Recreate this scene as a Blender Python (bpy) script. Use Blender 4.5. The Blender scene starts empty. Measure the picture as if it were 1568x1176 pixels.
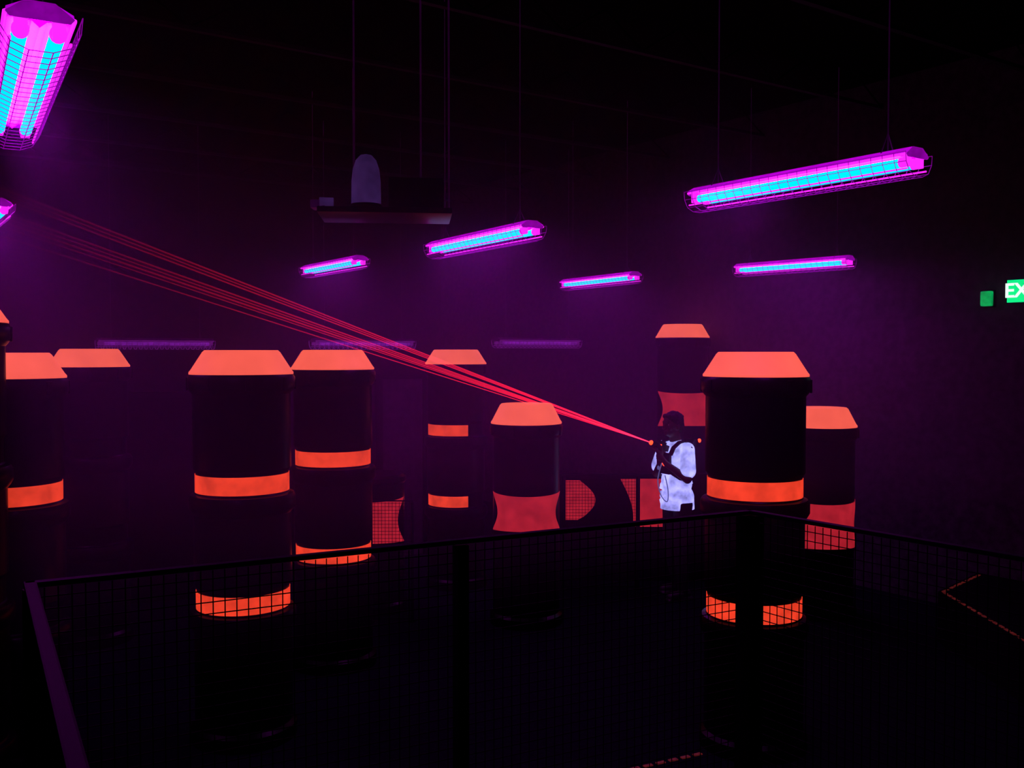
import bpy, bmesh, math, random
from mathutils import Vector, Matrix
random.seed(4)
S=bpy.context.scene
try:
    S.view_settings.view_transform='Standard'
    S.view_settings.look='None'
except Exception as e: print(e)

# ------------------------------------------------ materials
def new_mat(name):
    m=bpy.data.materials.new(name); m.use_nodes=True
    nt=m.node_tree; nt.nodes.clear()
    return m,nt
def pbr(name,col,rough=0.6,emis=None,estr=0.0,noise=0.0,nscale=8.0,metal=0.0,bump=0.0,spec=0.5,enoise=0.0):
    m,nt=new_mat(name); N=nt.nodes; L=nt.links
    o=N.new('ShaderNodeOutputMaterial'); b=N.new('ShaderNodeBsdfPrincipled')
    b.inputs['Base Color'].default_value=(*col,1); b.inputs['Roughness'].default_value=rough
    b.inputs['Metallic'].default_value=metal; b.inputs['Specular IOR Level'].default_value=spec
    L.new(b.outputs[0],o.inputs[0])
    if estr<5:
        try: m.cycles.emission_sampling='NONE'
        except Exception: pass
    if noise or bump or enoise:
        tc=N.new('ShaderNodeTexCoord'); nz=N.new('ShaderNodeTexNoise'); nz.inputs['Scale'].default_value=nscale
        nz.inputs['Detail'].default_value=3
        L.new(tc.outputs['Object'],nz.inputs['Vector'])
        if noise:
            r=N.new('ShaderNodeValToRGB')
            r.color_ramp.elements[0].position=0.3; r.color_ramp.elements[1].position=0.7
            r.color_ramp.elements[0].color=(*[c*(1-noise) for c in col],1)
            r.color_ramp.elements[1].color=(*[min(1,c*(1+noise)) for c in col],1)
            L.new(nz.outputs['Fac'],r.inputs[0]); L.new(r.outputs[0],b.inputs['Base Color'])
        if bump:
            bp=N.new('ShaderNodeBump'); bp.inputs['Strength'].default_value=bump; bp.inputs['Distance'].default_value=0.02
            L.new(nz.outputs['Fac'],bp.inputs['Height']); L.new(bp.outputs[0],b.inputs['Normal'])
        if enoise and emis:
            mr=N.new('ShaderNodeMapRange'); mr.inputs[1].default_value=0.3; mr.inputs[2].default_value=0.7
            mr.inputs[3].default_value=estr*(1-enoise); mr.inputs[4].default_value=estr*(1+enoise)
            L.new(nz.outputs['Fac'],mr.inputs[0]); L.new(mr.outputs[0],b.inputs['Emission Strength'])
    if emis:
        b.inputs['Emission Color'].default_value=(*emis,1)
        if not enoise: b.inputs['Emission Strength'].default_value=estr
    return m
M_wall=pbr('black_wall_bright',(0.065,0.04,0.07),0.8,noise=0.35,nscale=14,bump=0.3,spec=.15)  # base colour raised so lamp glow shows on the wall behind the fixtures
M_wallb=pbr('black_wall_dark',(0.012,0.008,0.015),0.85,noise=0.35,nscale=14,bump=0.3,spec=.1)  # darker copy of the black wall, for sides without lamp glow
M_ceil=pbr('black_ceiling',(0.003,0.002,0.004),0.9,noise=0.3,spec=.05)
M_joist=pbr('joist_steel',(0.03,0.02,0.045),0.6,noise=0.3,spec=.15)
M_floor=pbr('dark_carpet',(0.004,0.004,0.010),0.95,noise=0.4,nscale=30,bump=0.3,spec=.04)
M_black=pbr('black_plastic',(0.001,0.0009,0.0016),0.33,noise=0.3,spec=0.10)
M_part=pbr('black_partition',(0.002,0.0016,0.004),0.75,noise=0.3,spec=.06)
M_rail=pbr('painted_rail',(0.0032,0.003,0.008),0.6,noise=0.2,spec=.06)
M_wire=pbr('dark_wire',(0.0013,0.0012,0.003),0.6,noise=0.2,spec=.05)
M_cap=pbr('fluoro_orange_cap',(0.15,0.04,0.03),0.6,(1.0,0.115,0.08),1.0,enoise=0.08,nscale=5,spec=.2)
M_band=pbr('fluoro_orange_band',(0.1,0.02,0.01),0.6,(1.0,0.055,0.022),0.82,enoise=0.24,nscale=9,spec=.1)
M_patch=pbr('fluoro_red_paint',(0.05,0.01,0.02),0.6,(1.0,0.03,0.06),0.38,enoise=0.2,nscale=9,spec=.1)
M_tape=pbr('fluoro_tape',(0.1,0.02,0.01),0.6,(1.0,0.10,0.07),0.055,enoise=0.7,nscale=60)
M_tube=pbr('blacklight_tube',(0.0,0.02,0.03),0.8,(0.0,0.60,1.0),1.5,enoise=0.02,nscale=3,spec=0)
M_refl=pbr('glowing_reflector',(0.3,0.1,0.4),0.4,(0.80,0.0,1.0),42.0)  # the tubes' violet light is put into the reflector as strong emission
M_house=pbr('glowing_housing',(0.05,0.01,0.08),0.6,(0.72,0.0,1.0),0.60,enoise=0.25,nscale=6,spec=.1)  # magenta bloom and tube light put in as the housing's own glow
M_end=pbr('fixture_end_plate',(0.05,0.02,0.08),0.6,(0.72,0.0,1.0),0.28,enoise=0.3,nscale=16,spec=.1)  # weaker magenta glow stands in for tube light on the end plates
M_edge=pbr('bloom_glow_edge',(0.05,0.01,0.08),0.6,(1.0,0.02,1.0),1.1,enoise=0.1,nscale=6,spec=.05)  # bars and sockets glow by themselves to imitate bloom around the tubes
M_guard=pbr('glowing_wire_guard',(0.03,0.01,0.05),0.6,(0.7,0.0,0.9),0.28,enoise=0.1,spec=.05)  # tube light on the wires is put in as a weak glow
M_guard2=pbr('dim_wire_guard',(0.15,0.1,0.25),0.4,(0.4,0.02,0.6),0.20,enoise=0.3,nscale=20)  # light caught by the off fixtures' wires, put in as faint emission
M_offtube=pbr('off_tube_faint_glow',(0.3,0.2,0.5),0.3,(0.40,0.02,0.75),0.34,enoise=0.5,nscale=20)  # lamp is off; its faint violet light is put into the colour
M_offhouse=pbr('off_housing_faint_glow',(0.04,0.03,0.06),0.5,(0.3,0.0,0.5),0.03,noise=0.2,enoise=.3)  # slight violet emission stands in for light falling on it
M_cable=pbr('steel_cable',(0.04,0.025,0.06),0.5,(0.5,0.0,0.6),0.014,enoise=0.3)  # faint violet glow put into the colour so the cables show
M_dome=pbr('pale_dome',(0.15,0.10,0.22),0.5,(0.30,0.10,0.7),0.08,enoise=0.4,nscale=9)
M_green=pbr('exit_green',(0.0,0.1,0.03),0.4,(0.0,1.0,0.3),0.9,enoise=0.05)
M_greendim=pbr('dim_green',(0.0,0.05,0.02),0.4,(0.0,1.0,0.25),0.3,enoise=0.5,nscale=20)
M_letter=pbr('exit_letter',(0.3,.4,0.3),0.4,(0.75,1.0,0.85),1.3,enoise=0.05)
M_shirt=pbr('fluorescing_white_shirt',(0.04,0.035,0.08),0.9,(0.36,0.33,1.0),1.3,enoise=0.5,nscale=11,bump=0.6,spec=.1)
M_skin=pbr('skin',(0.12,0.055,0.045),0.6,noise=0.1,nscale=20)
M_hair=pbr('dark_hair',(0.01,0.006,0.006),0.6,noise=0.4,nscale=40,bump=0.6)
M_pants=pbr('dark_jeans',(0.006,0.006,0.012),0.85,noise=0.3,nscale=25,bump=0.4)
M_shoe=pbr('dark_shoe',(0.015,0.015,0.02),0.5,noise=0.2)
M_vest=pbr('vest_black',(0.005,0.005,0.007),0.6,noise=0.2,spec=.2)
M_led=pbr('red_led',(0.5,0.0,0.0),0.4,(1.0,0.04,0.01),4.0,enoise=0.02)
M_cord=pbr('coiled_cord',(0.1,0.1,0.2),0.5,(0.3,0.3,1.0),0.25,enoise=0.1)
M_eye=pbr('eye_white',(0.3,0.3,0.3),0.3,noise=0.05)
M_pupil=pbr('pupil',(0.01,0.01,0.01),0.2,noise=0.05)
# additive laser light in the haze
M_beam,nt=new_mat('laser_light'); N=nt.nodes;L=nt.links
try: M_beam.cycles.emission_sampling='NONE'
except Exception: pass
o=N.new('ShaderNodeOutputMaterial');ad=N.new('ShaderNodeAddShader');tr=N.new('ShaderNodeBsdfTransparent')
em=N.new('ShaderNodeEmission');em.inputs[0].default_value=(1.0,0.01,0.04,1)
at=N.new('ShaderNodeAttribute');at.attribute_name='power'
L.new(at.outputs['Fac'],em.inputs[1]);L.new(tr.outputs[0],ad.inputs[0]);L.new(em.outputs[0],ad.inputs[1]);L.new(ad.outputs[0],o.inputs[0])

# ------------------------------------------------ mesh builder
class B:
    def __init__(s): s.v=[];s.f=[];s.m=[];s.mats=[]
    def mi(s,mat):
        if mat not in s.mats: s.mats.append(mat)
        return s.mats.index(mat)
    def add(s,vs,fs,mat):
        o=len(s.v); s.v+= [tuple(v) for v in vs]; k=s.mi(mat)
        for f in fs: s.f.append([i+o for i in f]); s.m.append(k)
    def box(s,c,d,mat,R=None,bev=0.0):
        bm=bmesh.new(); bmesh.ops.create_cube(bm,size=1)
        for v in bm.verts: v.co=Vector((v.co.x*d[0],v.co.y*d[1],v.co.z*d[2]))
        if bev: bmesh.ops.bevel(bm,geom=bm.edges[:],offset=bev,segments=2,affect='EDGES',profile=0.7)
        for v in bm.verts:
            if R: v.co=R@v.co
            v.co+=Vector(c)
        bm.verts.index_update()
        s.add([v.co.copy() for v in bm.verts],[[v.index for v in f.verts] for f in bm.faces],mat); bm.free()
    def tube(s,pts,r,mat,n=8,cap=True):
        pts=[Vector(p) for p in pts]; rs=r if isinstance(r,(list,tuple)) else [r]*len(pts)
        vs=[];fs=[]
        for i,p in enumerate(pts):
            a=pts[max(i-1,0)];b=pts[min(i+1,len(pts)-1)]
            t=(b-a).normalized(); ref=Vector((0,0,1)) if abs(t.z)<0.95 else Vector((1,0,0))
            x=t.cross(ref).normalized(); y=t.cross(x)
            for k in range(n):
                an=2*math.pi*(k+0.5)/n; vs.append(p+(x*math.cos(an)+y*math.sin(an))*rs[i])
        for i in range(len(pts)-1):
            for k in range(n):
                fs.append([i*n+k,i*n+(k+1)%n,(i+1)*n+(k+1)%n,(i+1)*n+k])
        if cap: fs.append(list(range(n))[::-1]); fs.append([(len(pts)-1)*n+k for k in range(n)])
        s.add(vs,fs,mat)
    def lathe(s,prof,c,mat,seg=48,a0=0,a1=2*math.pi,capends=True):
        full=abs(a1-a0-2*math.pi)<1e-6; n=seg if full else seg+1
        vs=[];fs=[]
        for (r,z) in prof:
            for k in range(n):
                a=a0+(a1-a0)*k/seg; vs.append((c[0]+r*math.cos(a),c[1]+r*math.sin(a),z))
        for i in range(len(prof)-1):
            for k in range(seg):
                k2=(k+1)%n
                fs.append([i*n+k,i*n+k2,(i+1)*n+k2,(i+1)*n+k])
        if full and capends:
            fs.append(list(range(n))[::-1]); fs.append([(len(prof)-1)*n+k for k in range(n)])
        s.add(vs,fs,mat)
    def ell(s,c,r,mat,seg=16):
        bm=bmesh.new(); bmesh.ops.create_uvsphere(bm,u_segments=seg,v_segments=seg//2+2,radius=1)
        vs=[(c[0]+v.co.x*r[0],c[1]+v.co.y*r[1],c[2]+v.co.z*r[2]) for v in bm.verts]
        bm.verts.index_update()
        s.add(vs,[[v.index for v in f.verts] for f in bm.faces],mat); bm.free()
    def cap(s,p,q,r1,r2,mat):
        p=Vector(p);q=Vector(q); s.tube([p,q],[r1,r2],mat,14); s.ell(p,(r1,)*3,mat); s.ell(q,(r2,)*3,mat)
    def build(s,name,parent=None,smooth=True,fixn=True):
        me=bpy.data.meshes.new(name); me.from_pydata(s.v,[],s.f)
        for m in s.mats: me.materials.append(m)
        me.polygons.foreach_set('material_index',s.m)
        me.update()
        if fixn:
            bm=bmesh.new();bm.from_mesh(me);bmesh.ops.recalc_face_normals(bm,faces=bm.faces[:]);bm.to_mesh(me);bm.free()
        ob=bpy.data.objects.new(name,me); S.collection.objects.link(ob)
        if smooth:
            for p in me.polygons:p.use_smooth=True
            try: me.set_sharp_from_angle(angle=math.radians(32))
            except Exception: pass
        if parent: ob.parent=parent
        return ob

# ------------------------------------------------ room (axes rotated 34.8 deg)
A=math.radians(34.8); SA,CA=math.sin(A),math.cos(A)
def W(u,v,z=0): return Vector((v*CA-u*SA, v*SA+u*CA, z))
Rroom=Matrix.Rotation(A,3,'Z')   # local x->v, local y->u
CEIL=4.9
U0,U1,V0,V1=-3.5,14.0,-5.5,8.3
def slab(name,u0,u1,v0,v1,z0,z1,mat):
    b=B(); b.box(W((u0+u1)/2,(v0+v1)/2,(z0+z1)/2),(v1-v0,u1-u0,z1-z0),mat,Rroom); return b.build(name,smooth=False)
slab('floor',U0-.1,U1+.1,V0-.1,V1+.1,-0.1,0,M_floor)
slab('ceiling',U0-.1,U1+.1,V0-.1,V1+.1,CEIL,CEIL+.1,M_ceil)
slab('wall_right',U0,U1,V1,V1+.1,0,CEIL,M_wall)
slab('wall_left',U0,U1,V0-.1,V0,0,CEIL,M_wallb)
slab('wall_back',U1,U1+.1,V0-.1,V1+.1,0,CEIL,M_wallb)
slab('wall_front',U0-.1,U0,V0-.1,V1+.1,0,CEIL,M_wallb)
b=B()
for i in range(11):
    u=-1.5+i*1.45
    b.box(W(u,(V0+V1)/2,CEIL-.26),(V1-V0,0.05,0.03),M_joist,Rroom)
    n=18
    for k in range(n):
        v=V0+(V1-V0)*k/n; dv=(V1-V0)/n
        b.tube([W(u,v,CEIL-.25),W(u,v+dv/2,CEIL-.01),W(u,v+dv,CEIL-.25)],0.008,M_part,4)
b.build('ceiling_joists',smooth=False)

# ------------------------------------------------ pillars
def hourglass(b,c,r,z0,z1,amax,amin,mat,mid=-math.pi/2):
    vs=[];fs=[];nz=14;na=24
    for i in range(nz+1):
        t=i/nz; a=amin+(amax-amin)*(2*t-1)**2
        zz=z0+(z1-z0)*t
        for k in range(na+1):
            s_=2*k/na-1
            an=mid+a*s_; sag=0.02*(1-s_*s_)*( (1 if t>.5 else -1)*abs(2*t-1))
            vs.append((c[0]+r*math.cos(an),c[1]+r*math.sin(an),zz-sag))
    for i in range(nz):
        for k in range(na):
            o=i*(na+1)+k; fs.append([o,o+1,o+na+2,o+na+1])
    b.add(vs,fs,mat)
def pillar(name,x,y,T,bands=True,glass=None,partial=None,cap=True,caph=0.13,nb=3):
    b=B(); c=(x,y)
    if cap:
        b.lathe([(0.302,T-caph-.012),(0.302,T-caph),(0.292,T-caph+.012),(0.225,T-.012),(0.212,T)],c,M_cap)
    z=T-caph-.012
    RB=0.285
    def collar(z): return [(0.300,z),(0.312,z-.02),(0.312,z-.075),(0.298,z-.10),(RB,z-.115)]
    prof=collar(z)
    if bands:
        k=0; zt=T-.727
        while zt-.11>0.25 and k<3:
            prof+=[(RB,zt+.03),(0.272,zt+.01),(0.270,zt),(0.270,zt-.11),(0.276,zt-.118)]
            a0,a1=(0,2*math.pi) if not partial else (-math.pi/2-1.5,-math.pi/2+partial)
            if k<nb: b.lathe([(0.2735,zt-.108),(0.2735,zt-.002)],c,M_band,48,a0,a1,capends=False)
            prof+=collar(zt-.125)
            zt-=.69;k+=1
    prof+=[(RB,0.10),(0.31,0.08),(0.31,0.0)]
    b.lathe(prof[::-1],c,M_black)
    for i in range(8):
        an=i*math.pi/4+.39
        b.box((x+0.312*math.cos(an),y+0.312*math.sin(an),z-.055),(0.012,0.035,0.075),M_black,Matrix.Rotation(an,3,'Z'),0.003)
    if glass: hourglass(b,c,RB+.004,glass[0],glass[1],1.42,1.0,M_patch)
    return b.build(name)
PN='barrel_pillar'
pillar(PN,-1.612,5.84,2.315,nb=2)
pillar(PN,1.417,5.70,2.305,nb=2)
pillar(PN,-1.318,7.20,2.32,nb=2)
pillar(PN,-0.555,9.68,2.33,partial=0.5,nb=2)
pillar(PN,-3.364,7.80,2.33,nb=0)
pillar(PN,-2.83,5.50,2.30,nb=1)
pillar(PN,-2.80,4.80,2.59,nb=0)
pillar(PN,0.122,8.33,1.868,bands=False,glass=(0.80,1.13),caph=.155)
pillar(PN,1.93,11.1,2.62,bands=False,glass=(1.47,1.87),caph=.14)
pillar(PN,2.72,8.6,1.82,bands=False,glass=(0.60,1.02),caph=.155)
b=B(); c=(-1.25,8.75)
b.lathe([(0.31,0),(0.31,.08),(.285,.1),(.285,1.14),(.30,1.16),(.30,1.2),(.27,1.22)],c,M_black)
hourglass(b,c,.289,.62,1.02,1.42,1.0,M_patch); b.build('short_barrel')

# partitions
def partition(p,q,z1,mat=M_part,th=.08,yshift=0):
    p=Vector((*p,0));q=Vector((*q,0)); d=q-p; an=math.atan2(d.y,d.x); R=Matrix.Rotation(an,3,'Z')
    b=B(); mid=(p+q)/2
    b.box((mid.x,mid.y,z1/2),(d.length,th,z1),mat,R,0.01)
    b.box((mid.x,mid.y,z1-.02),(d.length+.04,th+.04,.05),M_rail,R,0.008)
    for e in (p,q): b.box((e.x,e.y,z1/2),(.09,.11,z1),M_black,R,0.008)
    return b
b=partition((-4.4,8.6),(-2.85,9.2),1.93); b.build('partition_wall')
b=partition((-1.5,10.9),(-1.0,11.2),2.05,mat=M_wall); b.build('partition_wall')
b=partition((0.45,9.85),(1.95,9.85),1.08)
yb=9.805
def flat(pts,mat): 
    b.add([(x,yb-.004,z) for x,z in pts],[list(range(len(pts)))],mat)
pts=[(0.50,1.02),(0.68,1.02)]
for i in range(1,12):
    t=i/12; pts.append((0.68+.16*math.sin(math.pi*t),1.02-.40*t))
pts+=[(0.66,.62),(0.50,.62)]; flat(pts,M_patch)
pts=[(1.08,1.05)]
for i in range(1,10):
    t=i/10; pts.append((1.08+.14*math.sin(math.pi*t*.6),1.05-.5*t))
pts+=[(1.24,.55),(1.72,.55),(1.72,1.03)]; flat(pts,M_patch)
b.build('painted_partition')

# ------------------------------------------------ mesh fences
def fence(name,pts,z0,z1,cell,wr,posts,rail=.02):
    b=B()
    for i in range(len(pts)-1):
        p=Vector((*pts[i],0));q=Vector((*pts[i+1],0)); d=(q-p); n=int(d.length/cell); e=d.normalized()
        R=Matrix.Rotation(math.atan2(d.y,d.x),3,'Z'); mid=(p+q)/2
        b.box((mid.x,mid.y,z1-.01),(d.length+rail*2,rail*2,rail),M_rail,R,0.004)
        b.box((mid.x,mid.y,z0+.03),(d.length,rail*1.4,rail*1.4),M_rail,R,0.003)
        for k in range(n+1):
            a=p+e*(k*cell); b.tube([(a.x,a.y,z0+.03),(a.x,a.y,z1-.02)],wr,M_wire,4,False)
        nz=int((z1-z0-.05)/cell)
        for k in range(nz+1):
            z=z0+.03+k*cell; b.tube([(p.x,p.y,z),(q.x,q.y,z)],wr,M_wire,4,False)
    for (x,y,w) in posts:
        b.box((x,y,(z0+z1)/2-.01),(w,w,z1-z0-.02),M_wire,Matrix.Rotation(A,3,'Z'),0.004)
        b.box((x,y,z0+.006),(w*2,w*2,.012),M_wire,Matrix.Rotation(A,3,'Z'))
    return b.build(name,smooth=False)
PZ=0.75
fence('platform_railing',[(-0.21,0.60),(-1.06,2.14),(0.7625,3.125),(1.95,1.45)],PZ,1.80,.028,.0017,
      [(-0.21,.60,.04),(-1.06,2.14,.03),(-.139,2.638,.034),(.7625,3.125,.06),(1.95,1.45,.04)],.013)
fence('mesh_barrier',[(0.5,9.45),(1.22,9.45)],0,1.12,.03,.0022,[(0.5,9.45,.03),(1.22,9.45,.03)],.012)
fence('mesh_barrier',[(-1.2,8.3),(-0.85,8.3)],0,1.05,.03,.0022,[(-.85,8.3,.02),(-1.2,8.3,.02)],.01)
# platform
b=B(); poly=[(-1.12,2.20),(0.77,3.2),(2.42,.62),(0.9,-1.6),(-1.7,-1.2),(-1.9,1.5)]
n=len(poly); vs=[(x,y,PZ) for x,y in poly]+[(x,y,0) for x,y in poly]
b.add(vs,[list(range(n)),[n+i for i in range(n)][::-1]]+[[i,n+i,n+(i+1)%n,(i+1)%n] for i in range(n)],M_part)
b.build('viewing_platform',smooth=False)
# low stage on the right with dashed fluorescent edge
b=B(); poly=[(3.39,7.74),(4.0,8.38),(5.1,6.8),(4.3,4.2),(3.31,5.2)]
n=len(poly); vs=[(x,y,.4) for x,y in poly]+[(x,y,0) for x,y in poly]
b.add(vs,[list(range(n)),[n+i for i in range(n)][::-1]]+[[i,n+i,n+(i+1)%n,(i+1)%n] for i in range(n)],M_part)
def dashes(b,p,q,z,w=.03):
    p=Vector(p);q=Vector(q);d=q-p;L_=d.length;e=d/L_;k=0;an=math.atan2(e.y,e.x)
    while k<L_:
        c_=p+e*(k+.03); b.box((c_.x,c_.y,z+.003),(.055,w,.006),M_tape,Matrix.Rotation(an,3,'Z')); k+=.085
dashes(b,(3.42,7.72),(4.0,8.32),.4,.022); dashes(b,(3.42,7.70),(3.35,5.3),.4,.022)
b.build('low_stage',smooth=False)
b=B(); dashes(b,(0.35,5.18),(1.05,5.53),0,.025); b.build('floor_edge_tape',smooth=False)

# ------------------------------------------------ blacklight fixtures
def fixture(p,q,z,lit=True,top=CEIL):
    p=Vector((*p,z));q=Vector((*q,z)); d=q-p; Ln=d.length; e=d/Ln; nrm=Vector((-e.y,e.x,0)); mid=(p+q)/2
    b=B()
    def X(a,y,zz): return mid+e*a+nrm*y+Vector((0,0,zz))
    h=Ln/2
    Re=Matrix.Rotation(math.atan2(e.y,e.x),3,'Z')
    def extr(prof,mat,a0=-h,a1=h,caps=True):
        k=len(prof); vs=[X(a0,y,zz) for y,zz in prof]+[X(a1,y,zz) for y,zz in prof]
        fs=[[i,(i+1)%k,k+(i+1)%k,k+i] for i in range(k)]
        if caps: fs+= [list(range(k))[::-1],[k+i for i in range(k)]]
        b.add(vs,fs,mat)
    mh=M_house if lit else M_offhouse; mr=M_refl if lit else M_offhouse; mg=M_guard if lit else M_guard2
    me_=M_edge if lit else M_guard2
    extr([(-.080,.000),(-.078,.012),(-.035,.034),(.035,.034),(.078,.012),(.080,.000),(.078,-.002),(-.078,-.002)],mh)
    # reflector underside (vee between the tubes)
    extr([(-.074,-.003),(-.018,-.006),(0,-.022),(.018,-.006),(.074,-.003)],mr,-h+.03,h-.03)
    for s_ in (-1,1):
        b.tube([X(-h+.05,s_*.044,-.030),X(h-.05,s_*.044,-.030)],.0195,M_tube if lit else M_offtube,14)
        b.tube([X(-h,s_*.080,-.001),X(h,s_*.080,-.001)],.006,me_,6)
        b.tube([X(-h,s_*.070,-.062),X(h,s_*.070,-.062)],.004,me_,6)
        for t in (-1,1):
            b.tube([X(t*(h-.05),s_*.044,-.030),X(t*(h-.026),s_*.044,-.030)],.021,me_,12)
            b.box(X(t*(h-.016),s_*.044,-.022),(.022,.032,.055),me_,Re,.004)
    for t in (-1,1):
        extr([(-.080,.0),(-.070,-.012),(.070,-.012),(.080,.0),(.035,.034),(-.035,.034)],M_end if lit else M_offhouse,t*(h+.003)-.002,t*(h+.003)+.002)
    # wire guard
    gp=[(-.098,.006),(-.094,-.035),(-.070,-.075),(-.028,-.092),(.028,-.092),(.070,-.075),(.094,-.035),(.098,.006)]
    n=int(Ln/.055)
    for i in range(n+1):
        a=-h-.01+(Ln+.02)*i/n
        b.tube([X(a,y,zz) for y,zz in gp],.0014 if lit else .004,mg,4,False)
    for j,(y,zz) in enumerate(gp):
        b.tube([X(-h-.01,y,zz),X(h+.01,y,zz)],.0017,mg,4)
    for t in (-1,1):
        b.tube([X(t*h*.78,0,.034),X(t*h*.78,0,top-z)],.0035,M_cable,5)
        b.tube([X(t*h*.78,-.05,.026),X(t*h*.78,0,.12),X(t*h*.78,.05,.026)],.003,M_cable,4)
    return b.build('blacklight_fixture')
fixture((-1.19,2.50),(-1.86,3.67),3.15)
fixture((1.005,5.31),(1.745,4.25),3.15)
fixture((-.558,7.22),(.125,6.06),3.08)
fixture((-2.065,9.96),(-1.38,8.92),3.15)
fixture((.613,11.2),(1.264,10.08),3.10)
fixture((2.263,9.81),(3.068,8.92),3.15)
fixture((-2.84,5.42),(-3.54,6.45),3.12)
fixture((-4.52,10.7),(-3.49,11.4),2.43,False)
fixture((-2.23,11.0),(-1.20,11.7),2.43,False)
fixture((-.19,12.0),(.84,12.7),2.45,False)

# ------------------------------------------------ suspended platform with dome
b=B()
b.box((-.78,6.1,3.15),(.80,.5,.035),M_black,Matrix.Rotation(.1,3,'Z'),.008)
b.box((-.60,6.15,3.27),(.34,.3,.2),M_black,Matrix.Rotation(.1,3,'Z'),.02)
b.tube([(-1.15,5.88,3.20),(-1.07,5.90,3.20)],.028,M_dome,14); b.box((-1.16,5.93,3.19),(.09,.12,.05),M_offhouse,None,.01)
for x,y in((-.976,6.1),(-.564,6.1),(-.40,6.25)): b.tube([(x,y,3.16),(x,y,CEIL)],.006,M_cable,6)
dp=[(.088,3.17),(.090,3.20),(.088,3.34),(.080,3.41),(.062,3.465),(.035,3.495),(.004,3.503)]
b.lathe(dp,(-.885,5.98),M_dome,28)
b.lathe([(.1,3.165),(.1,3.19),(.092,3.20)],(-.885,5.98),M_black,28)
b.build('suspended_speaker_platform')

# ------------------------------------------------ exit sign
ex=bpy.data.objects.new('exit_sign',None); S.collection.objects.link(ex)
Rs=Matrix(((SA,0,-CA),(-CA,0,-SA),(0,1,0)))
pos=Vector((4.27,8.2,2.82)); 
v_=pos.x*CA+pos.y*SA; u_=-pos.x*SA+pos.y*CA
pos=W(u_,V1-.05,2.82)
ex.location=pos
b=B(); b.box((0,0,0),(.33,.21,.06),M_black,Rs,.008); ob=b.build('housing',ex)
b=B(); b.box(Rs@Vector((0,0,.031)),(.31,.19,.006),M_green,Rs); b.build('face',ex)
cu=bpy.data.curves.new('letters','FONT'); cu.body='EXIT'; cu.size=.17; cu.align_x='CENTER'; cu.align_y='CENTER'; cu.extrude=.003; cu.offset=.003
cu.materials.append(M_letter)
t=bpy.data.objects.new('letters',cu); S.collection.objects.link(t); t.parent=ex
t.matrix_local=Matrix.Translation(Rs@Vector((0,0,.038)))@Rs.to_4x4()
b=B(); p2=W(u_+.36,V1-.03,2.77); b.box(p2,(.10,.13,.05),M_greendim,Rs,.015); b.box(p2+Rs@Vector((0,0,-.02)),(.12,.15,.02),M_black,Rs,.004); b.build('exit_sign_reflection')  # glowing box added to stand for the exit sign's green reflection

# ------------------------------------------------ player
pl=bpy.data.objects.new('laser_tag_player',None); S.collection.objects.link(pl)
TH=math.radians(208); pl.location=(1.56,9.2,0); pl.rotation_euler=(0,0,TH)
def remesh(ob,vox,sm=3):
    m=ob.modifiers.new('r','REMESH'); m.mode='VOXEL'; m.voxel_size=vox; m.use_smooth_shade=True
    s_=ob.modifiers.new('s','SMOOTH'); s_.factor=.5; s_.iterations=sm
b=B(); k=M_skin
b.ell((.060,0,1.640),(.095,.076,.098),k,24); b.ell((.082,0,1.575),(.066,.058,.066),k,20)
b.ell((.128,0,1.545),(.024,.028,.02),k); b.cap((.150,0,1.635),(.172,0,1.598),.010,.014,k)
b.ell((.163,.012,1.597),(.011,.010,.008),k);b.ell((.163,-.012,1.597),(.011,.010,.008),k)
b.cap((.140,-.035,1.652),(.140,.035,1.652),.012,.012,k)
b.cap((.146,-.018,1.568),(.146,.018,1.568),.008,.008,k); b.cap((.143,-.014,1.556),(.143,.014,1.556),.008,.008,k)
for s_ in(-1,1):
    b.ell((.055,s_*.080,1.61),(.020,.010,.032),k); b.ell((.115,s_*.042,1.60),(.028,.022,.03),k)
b.cap((.01,0,1.42),(.05,0,1.56),.058,.053,k)
def arm(sh,el,wr):
    b.cap(sh,el,.050,.040,k); b.cap(el,wr,.041,.027,k)
arm((.02,.19,1.41),(.08,.25,1.14),(.205,.095,1.275)); arm((.02,-.19,1.41),(.05,-.26,1.14),(.145,-.065,1.275))
b.cap((.145,-.065,1.275),(.165,-.035,1.33),.026,.024,k); b.cap((.16,-.035,1.30),(.17,-.035,1.345),.022,.022,k)
for i,z in enumerate((1.353,1.335,1.317,1.300)):
    l=(1,1.08,1.0,.82)[i]
    P=[(.185,-.040,z),(.185+.033*l,-.030,z),(.185+.036*l,.012*l,z-.002),(.185+.012,.028*l,z-.003)]
    for j in range(3): b.cap(P[j],P[j+1],.0095-.0008*j,.0090-.0008*j,k)
P=[(.155,-.035,1.345),(.150,.0,1.368),(.178,.024,1.372)]
for j in range(2): b.cap(P[j],P[j+1],.012,.0105,k)
b.cap((.205,.095,1.275),(.240,.055,1.345),.025,.022,k); b.cap((.225,.05,1.37),(.265,.045,1.385),.020,.019,k)
for i in range(4):
    x=.220+.0195*i; l=(.85,1.0,1.06,.98)[i]; dz=(x-.24)*.35
    P=[(x,.035,1.385+dz),(x+.002,-.008,1.388+dz),(x+.003,-.038*l,1.412+dz),(x+.002,-.036*l,1.412+.028*l+dz)]
    for j in range(3): b.cap(P[j],P[j+1],.0095-.0008*j,.0090-.0008*j,k)
P=[(.225,.058,1.375),(.228,.060,1.415),(.245,.042,1.452)]
for j in range(2): b.cap(P[j],P[j+1],.012,.0105,k)
ob=b.build('head_and_arms',pl); remesh(ob,.0055,2)
b=B()
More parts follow.
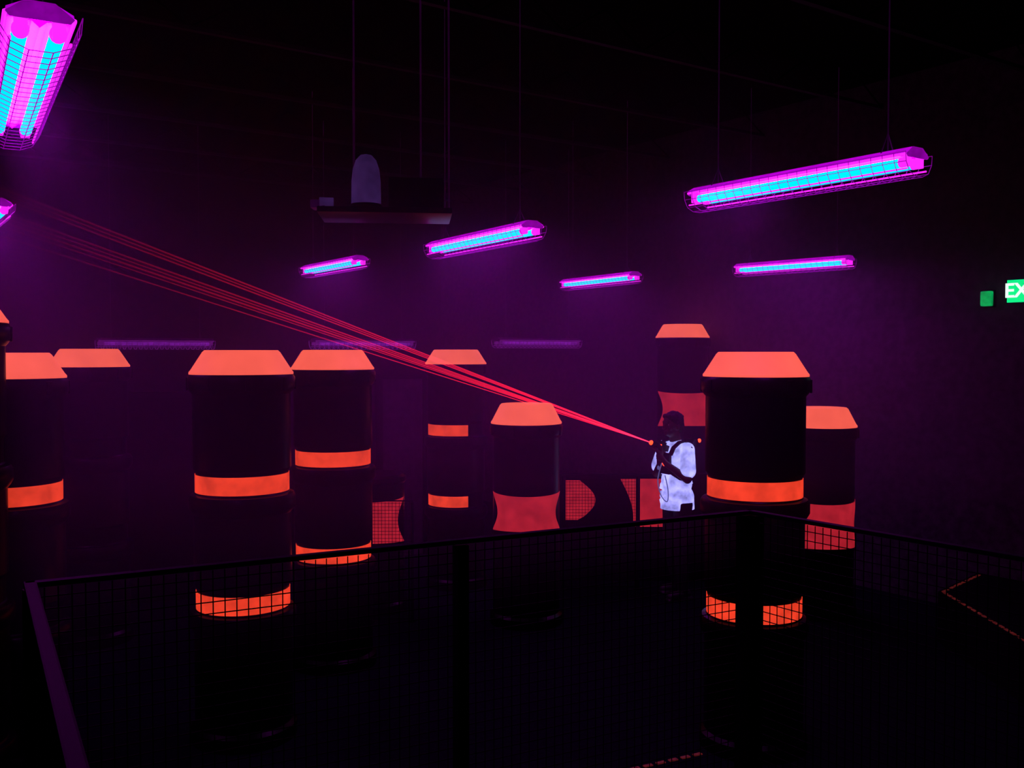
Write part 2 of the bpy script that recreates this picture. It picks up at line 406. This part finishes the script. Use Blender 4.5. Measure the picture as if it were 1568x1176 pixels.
for s_ in(-1,1): b.ell((.135,s_*.032,1.630),(.012,.013,.009),M_eye); b.ell((.1445,s_*.033,1.630),(.004,.006,.006),M_pupil)
b.build('eyes',pl)
b=B(); k=M_hair
b.ell((.045,0,1.662),(.100,.084,.088),k,24); b.ell((.0,0,1.62),(.055,.074,.075),k,20)
b.cap((.115,-.045,1.705),(.115,.045,1.705),.024,.024,k)
for s_ in(-1,1): b.cap((.06,s_*.076,1.66),(.065,s_*.078,1.625),.012,.006,k)
for i in range(40):
    a=random.uniform(0,6.28);e_=random.uniform(.3,1.5)
    c_=(.045+.098*math.cos(e_)*math.cos(a),.082*math.cos(e_)*math.sin(a),1.662+.086*math.sin(e_)); b.ell(c_,(.014,.014,.011),k,8)
ob=b.build('hair',pl); remesh(ob,.006,2)
b=B(); k=M_shirt
b.ell((.0,0,.95),(.135,.185,.13),k,24); b.ell((.01,0,1.09),(.128,.172,.17),k,24); b.ell((.022,0,1.28),(.132,.186,.17),k,24)
b.cap((.02,-.155,1.405),(.02,.155,1.405),.062,.062,k); b.ell((.015,0,1.43),(.08,.11,.06),k)
b.cap((.02,.175,1.405),(.062,.235,1.215),.066,.074,k); b.cap((.02,-.175,1.405),(.042,-.235,1.215),.066,.074,k)
b.tube([(0,0,.83),(0,0,.95)],[.16,.155],k,28)
for i in range(16):
    z=random.uniform(.88,1.36);a=random.uniform(-1,1.9)+(-.3); dz=random.uniform(-.05,.05)
    p=(.01+.135*math.cos(a),.182*math.sin(a),z); a2=a+random.uniform(.3,.7); q=(.01+.135*math.cos(a2),.182*math.sin(a2),z+dz)
    b.cap(p,q,.010,.006,k)
ob=b.build('t_shirt',pl); remesh(ob,.008,2)
b=B(); k=M_pants
b.ell((0,0,.90),(.115,.165,.12),k,20)
for s_,kx,ax in((1,.05,.03),(-1,.0,-.10)):
    b.cap((0,s_*.085,.88),(kx,s_*.115,.49),.092,.066,k); b.cap((kx,s_*.115,.49),(ax,s_*.13,.09),.066,.052,k)
ob=b.build('trousers',pl); remesh(ob,.010,3)
b=B(); k=M_shoe
for s_,ax in((1,.03),(-1,-.10)):
    b.cap((ax-.04,s_*.13,.05),(ax+.15,s_*.145,.042),.046,.040,k); b.box((ax+.055,s_*.138,.012),(.28,.09,.024),k,None,.008); b.cap((ax,s_*.13,.06),(ax,s_*.13,.12),.048,.045,k)
ob=b.build('shoes',pl); remesh(ob,.008,1)
b=B(); k=M_vest
b.box((.158,0,1.27),(.035,.19,.20),k,None,.012); b.box((-.125,0,1.28),(.05,.22,.24),k,None,.014)
for s_ in(-1,1):
    P=[(.150,s_*.085,1.35),(.125,s_*.10,1.42),(.07,s_*.115,1.468),(.01,s_*.115,1.478),(-.06,s_*.11,1.455),(-.11,s_*.10,1.38)]
    for d in(-.018,-.006,.006,.018): b.tube([(x,y+d,z) for x,y,z in P],.011,k,6)
    P=[(.15,s_*.09,1.20),(.10,s_*.165,1.15),(.01,s_*.192,1.13),(-.07,s_*.16,1.15),(-.12,s_*.10,1.20)]
    for d in(-.018,-.006,.006,.018): b.tube([(x,y,z+d) for x,y,z in P],.010,k,6)
    b.box((-.03,s_*.125,1.488),(.08,.055,.03),k,None,.008)
b.box((-.135,.11,1.45),(.05,.05,.07),k,None,.01)
b.ell((.180,.035,1.275),(.014,.030,.030),M_led); b.ell((-.148,.135,1.478),(.014,.019,.019),M_led)
b.tube([(.176,-.06,1.22),(.180,-.06,1.22)],.02,M_cord,12)
b.build('sensor_vest',pl)
b=B()
P=[]
p0=[Vector(x) for x in((.185,.0,1.27),(.25,.03,1.12),(.235,.06,.98),(.18,.08,.92),(.155,.06,1.02),(.165,.02,1.17))]
for i in range(len(p0)-1):
    a=p0[max(i-1,0)];b1=p0[i];c1=p0[i+1];d1=p0[min(i+2,len(p0)-1)]
    for j in range(8):
        t_=j/8; P.append(.5*((2*b1)+(c1-a)*t_+(2*a-5*b1+4*c1-d1)*t_*t_+(-a+3*b1-3*c1+d1)*t_**3))
b.tube(P,.005,M_cord,8); b.build('cord',pl)

# gun (same local frame as the player)
gun=bpy.data.objects.new('laser_tag_gun',None); S.collection.objects.link(gun); gun.location=pl.location; gun.rotation_euler=pl.rotation_euler
g0=Vector((.125,.0,1.402)); gd=Vector((math.cos(.33),.10,math.sin(.33))).normalized()
Rg=Matrix.Rotation(.10,3,'Z')@Matrix.Rotation(-.33,3,'Y')
b=B()
b.box(g0+gd*.07,(.15,.05,.06),M_vest,Rg,.012)
b.tube([g0+gd*.12,g0+gd*.15,g0+gd*.19,g0+gd*.205],[.024,.022,.022,.027],M_vest,16)
b.box(g0+gd*.06+Vector((-.008,0,.04)),(.08,.018,.022),M_vest,Rg,.005)
b.tube([g0+gd*.065+Vector((0,0,-.01)),(.185,0,1.33),(.182,0,1.285)],[.020,.018,.020],M_vest,10)
b.ell(g0+gd*.207,(.022,.022,.022),M_led); b.ell(g0+gd*.10+Vector((0,.026,.01)),(.008,.005,.008),M_led)
b.build('gun_body',gun)

# ------------------------------------------------ laser beams
Rz=Matrix.Rotation(TH,3,'Z'); mz=Vector(pl.location)+Rz@(g0+gd*.215)
ends=[]
for f,r in ((0,.0045),(.10,.003),(.2,.004),(.50,.0045),(.60,.003),(.70,.0045),(.80,.003),(1.0,.0035)):
    ends.append((Vector((-3.25,5.9,3.36-f*.30)),r,1.0))
for f,r in ((.1,.018),(.65,.022)):        # soft scattered glow around the strands
    ends.append((Vector((-3.25,5.9,3.36-f*.30)),r,.09))
vs=[];fs=[];pw=[]
n=8;seg=30
for (E,r,s0) in ends:
    for kk in range(seg+1):
        t=kk/seg; p=mz.lerp(E,t); d=(E-mz).normalized(); x=d.cross(Vector((0,0,1))).normalized(); y=d.cross(x)
        for j in range(n):
            an=6.283*j/n; vs.append(p+(x*math.cos(an)+y*math.sin(an))*(r*(.8+.5*t)*(1 if s0==1 else .25+t))); pw.append(s0*(.95*(1-t)**2.0+.05*(1-t)**.6))
base=0
for _ in ends:
    for kk in range(seg):
        for j in range(n):
            fs.append([base+kk*n+j,base+kk*n+(j+1)%n,base+(kk+1)*n+(j+1)%n,base+(kk+1)*n+j])
    base+=(seg+1)*n
me=bpy.data.meshes.new('laser_beams'); me.from_pydata([tuple(v) for v in vs],[],fs); me.materials.append(M_beam)
a_=me.attributes.new('power','FLOAT','POINT'); a_.data.foreach_set('value',pw)
lb=bpy.data.objects.new('laser_beams',me); S.collection.objects.link(lb)

# ------------------------------------------------ haze layer hanging at lamp height
mh_,nt=new_mat('theatrical_haze')
o=nt.nodes.new('ShaderNodeOutputMaterial')
vs_=nt.nodes.new('ShaderNodeVolumeScatter'); vs_.inputs['Color'].default_value=(.8,.45,1,1); vs_.inputs['Density'].default_value=0.048; vs_.inputs['Anisotropy'].default_value=0.45
nt.links.new(vs_.outputs[0],o.inputs['Volume'])
try: mh_.cycles.homogeneous_volume=True
except Exception: pass
# room-aligned layer from z=1.25 to z=3.75
b=B(); b.box(W(6.9,4.35,2.50),(7.7,7.4,2.5),mh_,Rroom); hz=b.build('theatrical_haze',smooth=False)
w=bpy.data.worlds.new('dark'); S.world=w; w.use_nodes=True
for n_ in w.node_tree.nodes:
    if n_.type=='BACKGROUND': n_.inputs[0].default_value=(0,0,0,1); n_.inputs[1].default_value=0

# ------------------------------------------------ camera
cd=bpy.data.cameras.new('camera'); cam=bpy.data.objects.new('camera',cd); S.collection.objects.link(cam)
cd.sensor_width=36; cd.lens=34.44; cd.clip_start=.05
cam.location=(0,0,2.3); cam.rotation_euler=(math.radians(90-1.83),0,0)
S.camera=cam
